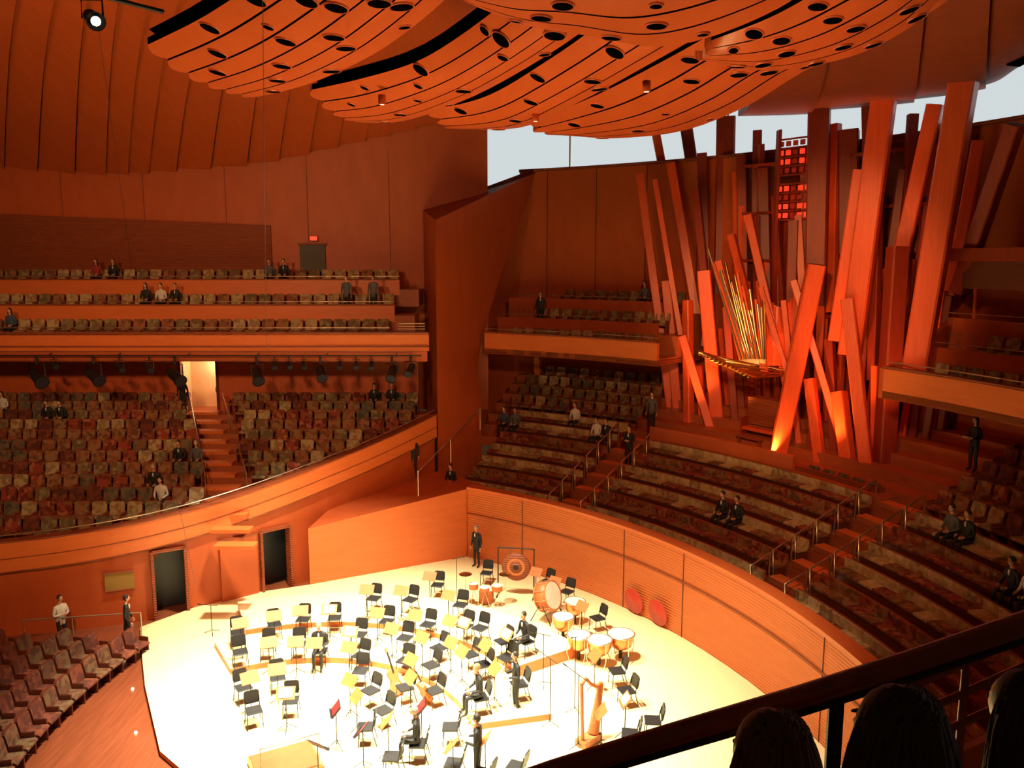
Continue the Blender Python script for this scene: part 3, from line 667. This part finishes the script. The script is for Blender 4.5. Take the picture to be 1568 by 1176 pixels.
# =============== FOREGROUND RAIL
b=MB('balcony_handrail')
pts=[T(700,1232,2.35),T(850,1180,2.33),T(1030,1125,2.28),T(1230,1066,2.25),T(1400,1012,2.2),T(1568,955,2.15),T(1700,905,2.1)]
b.tube(pts,.031,W['rail'],16)
b.tube([v-Vector((0,0,.045)) for v in pts],.012,W['blackm'],8)
q=pts[3]+Vector((.09,0,0));b.beam((q.x,q.y,q.z-1.2),q,.04,.018,W['blackm'])
b.obj()
b=MB('balcony_parapet');q=[T(1400,1045,5.2),T(1480,1010,5.1),T(1600,955,5.0)]
b.tube(q,.04,W['rail'],10)
for k in range(2): b.tube([v-Vector((0,0,.22+.2*k)) for v in q],.025,W['rail'],8)
for v in q: b.tube([v-Vector((0,0,.8)),v],.025,W['rail'])
for i in range(2): wallseg(b,q[i],q[i+1],q[i].z-1.3,q[i].z-.62,q[i+1].z-.62,W['wall'],.06,q[i+1].z-1.3)
b.obj()
# =============== PEOPLE
SK=plain('skin',(.72,.38,.25),.5);HB=plain('hair_dark',(.03,.018,.012),.6);HG=plain('hair_grey',(.35,.3,.27),.6);HL=plain('hair_blond',(.35,.2,.08),.6);HR=plain('hair_brown',(.10,.045,.02),.55)
CB=plain('suit_black',(.015,.014,.016),.7);CW=plain('shirt_white',(.75,.72,.68),.8);CG=plain('cloth_grey',(.12,.12,.13),.8);CBl=plain('cloth_blue',(.06,.09,.16),.8);CR=plain('cloth_red',(.35,.04,.03),.8);SH=plain('shoe',(.02,.012,.01),.4);EY=plain('eye',(.02,.02,.02),.2);LP=plain('lips',(.45,.12,.1),.5)
VAR={}
def human(pose,top,bottom,hair,longhair=0):
    key=(pose,top.name,bottom.name,hair.name,longhair)
    if key in VAR: return VAR[key]
    V=[];E=[];Rr=[];B=[];roots=[]
    def v(p,r): V.append(Vector(p));Rr.append(r if isinstance(r,tuple) else (r,r));return len(V)-1
    def e(a,b,c): E.append((a,b));B.append((a,b,c))
    sit=pose.startswith('sit');pz=.56 if sit else .93;ln=.06 if sit else 0
    pel=v((0,0,pz),(.155,.12));roots.append(pel)
    sp1=v((0,.0+ln*.3,pz+.2),(.14,.105));chs=v((0,ln*.7,pz+.40),(.165,.115));nk=v((0,ln,pz+.555),(.055,.055));hd=v((0,ln+.02,pz+.66),(.05,.05))
    e(pel,sp1,top);e(sp1,chs,top);e(chs,nk,top);e(nk,hd,SK)
    for sx in(-1,1):
        sh=v((sx*.175,ln*.7,pz+.47),.068);e(chs,sh,top)
        if pose=='stand_fold': el=(sx*.25,.02,pz+.2);wr=(sx*.05,.2,pz+.24);hdir=Vector((-sx,.1,0))
        elif pose=='stand_hold': el=(sx*.24,.0,pz+.2);wr=(sx*.14,.26,pz+.2);hdir=Vector((-.3*sx,.9,.1))
        elif sit: el=(sx*.25,.06,pz+.19);wr=(sx*.14,.28,pz+.12);hdir=Vector((-.4*sx,.9,-.1))
        elif pose=='walk': el=(sx*.24,-.08*sx,pz+.19);wr=(sx*.25,.14-.05*sx,pz-.03);hdir=Vector((0,.35,-.9))
        else: el=(sx*.235,-.02,pz+.18);wr=(sx*.25,.06,pz-.06);hdir=Vector((0,.2,-1))
        a=v(el,.047);w=v(wr,.03);e(sh,a,top);e(a,w,top)
        hdir.normalize();pm=v(Vector(wr)+hdir*.07,(.036,.022));e(w,pm,SK)
        side=hdir.cross(Vector((sx,0,.01))).normalized() if abs(hdir.x)<.8 else Vector((0,0,1))
        for i,(L) in enumerate((.075,.085,.08,.06)):
            o=Vector(wr)+hdir*.075+side*(i-1.5)*.02
            f0=v(o,.0095);f1=v(o+hdir*L*.5,.009);f2=v(o+hdir*L*.9+Vector((-sx*.012,0,-.008)),.0075);e(f0,f1,SK);e(f1,f2,SK);roots.append(f0)
        o=Vector(wr)+hdir*.03+side*-.02;f0=v(o,.011);f1=v(o+(hdir*.6-side).normalized()*.04,.01);f2=v(o+(hdir*1.2-side).normalized()*.07,.008);e(f0,f1,SK);e(f1,f2,SK);roots.append(f0)
        if sit: hp=(sx*.09,.02,pz-.02);kn=(sx*.12,.42,pz-.03);an=(sx*.12,.42,.09);to=(sx*.13,.58,.04)
        elif pose=='walk': hp=(sx*.09,0,pz-.06);kn=(sx*.1,.12*sx+.06,.5);an=(sx*.1,.22*sx-.03,.09);to=(sx*.11,.22*sx+.14,.04)
        else: hp=(sx*.09,0,pz-.06);kn=(sx*.1,.02,.5);an=(sx*.11,-.02,.09);to=(sx*.13,.14,.04)
        h=v(hp,.088);k=v(kn,.062);n=v(an,.042);t=v(to,.035);e(pel,h,bottom);e(h,k,bottom);e(k,n,bottom);e(n,t,SH)
    me=bpy.data.meshes.new('skel');me.from_pydata([tuple(x) for x in V],E,[])
    ob=bpy.data.objects.new('skel',me);sc.collection.objects.link(ob)
    md=ob.modifiers.new('s','SKIN');md.use_smooth_shade=True
    for i,r in enumerate(Rr): me.skin_vertices[0].data[i].radius=r
    for r in roots: me.skin_vertices[0].data[r].use_root=True
    ss=ob.modifiers.new('u','SUBSURF');ss.levels=1;ss.render_levels=1
    dg=bpy.context.evaluated_depsgraph_get();ev=ob.evaluated_get(dg);m2=bpy.data.meshes.new_from_object(ev)
    bpy.data.objects.remove(ob)
    b=MB('person')
    for m in [top,bottom,SK,SH,hair,EY,LP]: b.mi(m)
    b.V=[tuple(x.co) for x in m2.vertices]
    for p in m2.polygons:
        c=p.center;best=None;bd=9
        for a_,b_,mt in B:
            A,Bv=V[a_],V[b_];ab=Bv-A;f=max(0,min(1,(c-A).dot(ab)/max(ab.length_squared,1e-6)));d=(c-(A+ab*f)).length-(Rr[a_][0]*(1-f)+Rr[b_][0]*f)
            if d<bd: bd=d;best=mt
        b.F.append(tuple(p.vertices));b.M.append(b.mi(best));b.S.append(True)
    hc=V[hd]+Vector((0,.015,.085))
    def ell(c,r,m,n=14,k=10,jaw=0):
        vs=[]
        for i in range(k+1):
            th=math.pi*i/k
            for j in range(n):
                ph=2*math.pi*j/n;x,y,z=math.sin(th)*math.cos(ph),math.sin(th)*math.sin(ph),math.cos(th)
                if jaw and z<0: x*=1+jaw*z;y*=1+jaw*.4*z
                vs.append(Vector(c)+Vector((x*r[0],y*r[1],z*r[2])))
        b.add(vs,[(i*n+j,(i+1)*n+j,(i+1)*n+(j+1)%n,i*n+(j+1)%n) for i in range(k) for j in range(n)],m,None,True)
    ell(hc,(.076,.094,.118),SK,18,14,jaw=.3)
    ell(hc+Vector((0,.093,-.015)),(.013,.02,.024),SK,8,6);ell(hc+Vector((0,.09,.005)),(.008,.012,.03),SK,8,6)
    for sx in(-1,1):
        ell(hc+Vector((sx*.03,.084,.008)),(.012,.008,.007),EY,8,6);ell(hc+Vector((sx*.032,.086,.03)),(.017,.006,.004),hair,8,6)
        ell(hc+Vector((sx*.077,-.005,-.005)),(.01,.02,.03),SK,8,6)
    ell(hc+Vector((0,.082,-.055)),(.022,.01,.007),LP,8,6)
    ell(hc+Vector((0,-.018,.024)),(.085,.098,.112),hair,18,12)
    if longhair:
        ell(hc+Vector((0,-.055,-.08)),(.088,.055,.15),hair,16,12)
        for sx in(-1,1): ell(hc+Vector((sx*.07,-.01,-.07)),(.024,.045,.11),hair,10,8)
    if longhair==2:
        rr=random.Random(7)
        for i in range(190):
            ph=rr.uniform(math.pi*.95,math.pi*2.05);th=rr.uniform(.1,1.0)
            p0=hc+Vector((.088*math.sin(th)*math.cos(ph),-.02+.1*math.sin(th)*math.sin(ph),.03+.112*math.cos(th)))
            o=Vector((math.cos(ph),math.sin(ph),0))
            p1=hc+Vector((o.x*.105,-.02+o.y*.11,.0+rr.uniform(-.02,.02)))
            p2=hc+Vector((o.x*(.11+rr.uniform(0,.025)),-.03+o.y*.105,-.14));p3=p2+Vector((rr.uniform(-.03,.03),rr.uniform(-.01,.02),-rr.uniform(.08,.18)))
            b.tube([cat([p0,p1,p2,p3],k/9) for k in range(10)],.011,hair,6,.003)
    if top is CB and not longhair: ell(V[chs]+Vector((0,.10,.06)),(.03,.03,.085),CW,10,8)
    if pose=='stand_hold': b.box(tuple(V[pel]+Vector((0,.34,.22))),(.22,.16,.015),W['paper'])
    VAR[key]=b.mesh();return VAR[key]
def person(p,z,rzd,pose,top=CB,bottom=CB,hair=HB,long=0,name='person'):
    return inst(human(pose,top,bottom,hair,long),name,(p[0],p[1],z),math.radians(rzd))
def faceP(p,q=P): return math.degrees(math.atan2(q[1]-p[1],q[0]-p[0]))-90
p=Z(730,868,0);person(p,0,140,'stand',CB,CB,HG,name='standing_musician')
p=Z(97,990,-.15);person(p,-.15,-120,'stand_fold',CW,CB,name='usher')
p=Z(197,990,-.15);person(p,-.15,-60,'walk',CB,CB,name='usher')
p=Z(290,630,5.3);person((p.x,38.6),5.27,180,'stand',CB,CB,long=1,name='usher')
person((-4.35,35.7),3.1,180,'stand',CB,CB,name='usher')
for a,b_,c,d,e_ in((963,698,'stand_fold',CB,HB),(1490,706,'stand_hold',CB,HB),(998,650,'stand',CG,HB)):
    p=BP(a,b_,0);r=math.hypot(p.x-C[0],p.y-C[1]);k=int((r-21.35)/.85);person(p,2.3+.38*k,faceP(p),c,d,CB,e_,1 if a==1490 else 0,name='usher')
p=R(828,472,29.3);person(p,9.15,faceP(p),'stand',CB,CB,name='concertgoer')
for u,v,y,z in((572,460,38.3,10.0),(531,460,38.3,10.0)): p=Y(u,v,y);person(p,z,170,'stand',CG,CB,HB,name='concertgoer')
def sit_at(x,y,z,rd,top,hair=HB,long=0,nm='concertgoer'): return person((x,y),z,rd,'sit',top,CB,hair,long,nm)
for u,y,z,t,lg in((225,38.6,10,CB,1),(248,38.6,10,CW,0),(270,38.6,10,CB,0),(415,40.4,11.1,CG,0),(437,40.4,11.1,CB,0),(152,40.4,11.1,CR,1),(178,40.4,11.1,CB,0),(15,36.8,8.95,CBl,1)):
    p=Y(u,450,y);sit_at(p.x,y-.05,z+.02,180,t,HB,lg)
for u,v,t,hr in((270,712,CB,HB),(297,712,CG,HG),(230,752,CB,HG),(253,757,CW,HB),(15,620,CW,HB),(75,640,CB,HB),(95,640,CB,HB),(575,610,CB,HB),(602,608,CB,HG)):
    p=TP(u,v,.6);k=round((p.y-.5-27.4)/RP);y=27.4+RP*k+.5;sit_at(p.x,y,2.8+.24*(y-28.5)+.02,180,t,hr)
for u,v,t in((768,642,CBl),(788,640,CG),(875,637,CW),(920,647,CW),(937,647,CB),(1100,777,CB),(1125,782,CB),(1455,797,CG),(1478,807,CB),(1535,887,CB),(1558,902,CW),(680,740,CB)):
    p=BP(u,v,.6);r=math.hypot(p.x-C[0],p.y-C[1]);k=max(0,round((r-.5-21.35)/.85));a=math.atan2(p.y-C[1],p.x-C[0]);r=21.35+.85*k+.5
    sit_at(C[0]+r*math.cos(a),C[1]+r*math.sin(a),2.3+.38*k,math.degrees(a)+90,t)
p=R(988,440,30.8);sit_at(p.x,p.y,10.05,faceP(p),CG)
for i in(51,52,34,36):
    x,y,h,a=chairs[i];person((x,y),h+.02,math.degrees(a),'sit',CB,CB,random.choice([HB,HG,HL]),0,'seated_musician')
p=Z(790,1090,0);person(p,0,faceP(p),'stand_hold',CB,CB,name='standing_musician')
p=Z(732,1200,0);person(p,0,faceP(p),'stand_hold',CB,CB,name='standing_musician')
fb=MB('balcony_near');pl=[]
for u,v,t,hh,rd in((1392,1135,1.75,HB,10),(1202,1160,2.0,HR,20),(1585,1085,2.5,HB,15)):
    h1=T(u,v,t);x,y,z=h1.x,h1.y-.06,h1.z-1.33
    person((x,y),z,rd,'sit',CB,CB,hh,2,'foreground_listener')
    fb.box((x,y+.15,z-.12),(.62,1.1,.2),W['step']);fb.box((x,y+.15,z-.9),(.5,.9,1.4),W['brown'])
    pl.append((x,y,z-.02,math.radians(rd)))
fb.obj();seats('balcony_seats',pl,RUST)
# =============== LIGHTS
def spot(name,loc,aim,pw,col,ang=60,bl=.5,rad=.4):
    l=bpy.data.lights.new(name,'SPOT');l.energy=pw;l.color=col;l.spot_size=math.radians(ang);l.spot_blend=bl;l.shadow_soft_size=rad
    o=bpy.data.objects.new(name,l);sc.collection.objects.link(o);o.location=loc
    o.rotation_euler=(Vector(aim)-Vector(loc)).to_track_quat('-Z','Y').to_euler();return o
WC=(1,.90,.64);OC=(1,.52,.22)
for x,y,pw in((-6,20,26000),(-2,25,19000),(-7,26,21000),(1,21,19000),(-3,19,30000)):
    spot('stage_light',(x*.8-1,y,16.0),(x,y,0),pw,WC,64,.9)
for x,y,ax,ay,az,pw,an in((-8,8,-15,33,4,9500,60),(4,7,5,32,4,6500,60),(-14,10,-16,40,15,7000,66)):  # added fill spots out of view, with no fixtures modelled
    spot('fill_light',(x,y,17.2),(ax,ay,az),pw,OC,an,.9,.6)
for u,v in((1045,660),(1100,685),(1180,712),(1256,716),(1353,732)):
    p=R(u,v,27.5);p.z=5.05;spot('organ_uplight',p,(p.x+1.3,p.y+1.0,10),1900,(1,.36,.09),55,.8,.12)
spot('organ_light',(2,12,15.8),(11.5,33,10),6500,(1,.46,.17),34,.6)
l=bpy.data.lights.new('vestibule_light','POINT');l.energy=110;l.color=(1,.8,.5);l.shadow_soft_size=.15;o=bpy.data.objects.new('vestibule_light',l);sc.collection.objects.link(o);o.location=(-14.3,40.3,7.6)
w=bpy.data.worlds.new('hall_ambient');sc.world=w;w.use_nodes=True;w.node_tree.nodes['Background'].inputs[0].default_value=(1,.5,.22,1);w.node_tree.nodes['Background'].inputs[1].default_value=.04
cam=bpy.data.cameras.new('camera');cam.sensor_width=36;cam.lens=1274/1568*36;cam.clip_start=.05
co=bpy.data.objects.new('camera',cam);sc.collection.objects.link(co);co.location=(0,0,H);co.rotation_euler=(math.radians(81.5),0,0);sc.camera=co
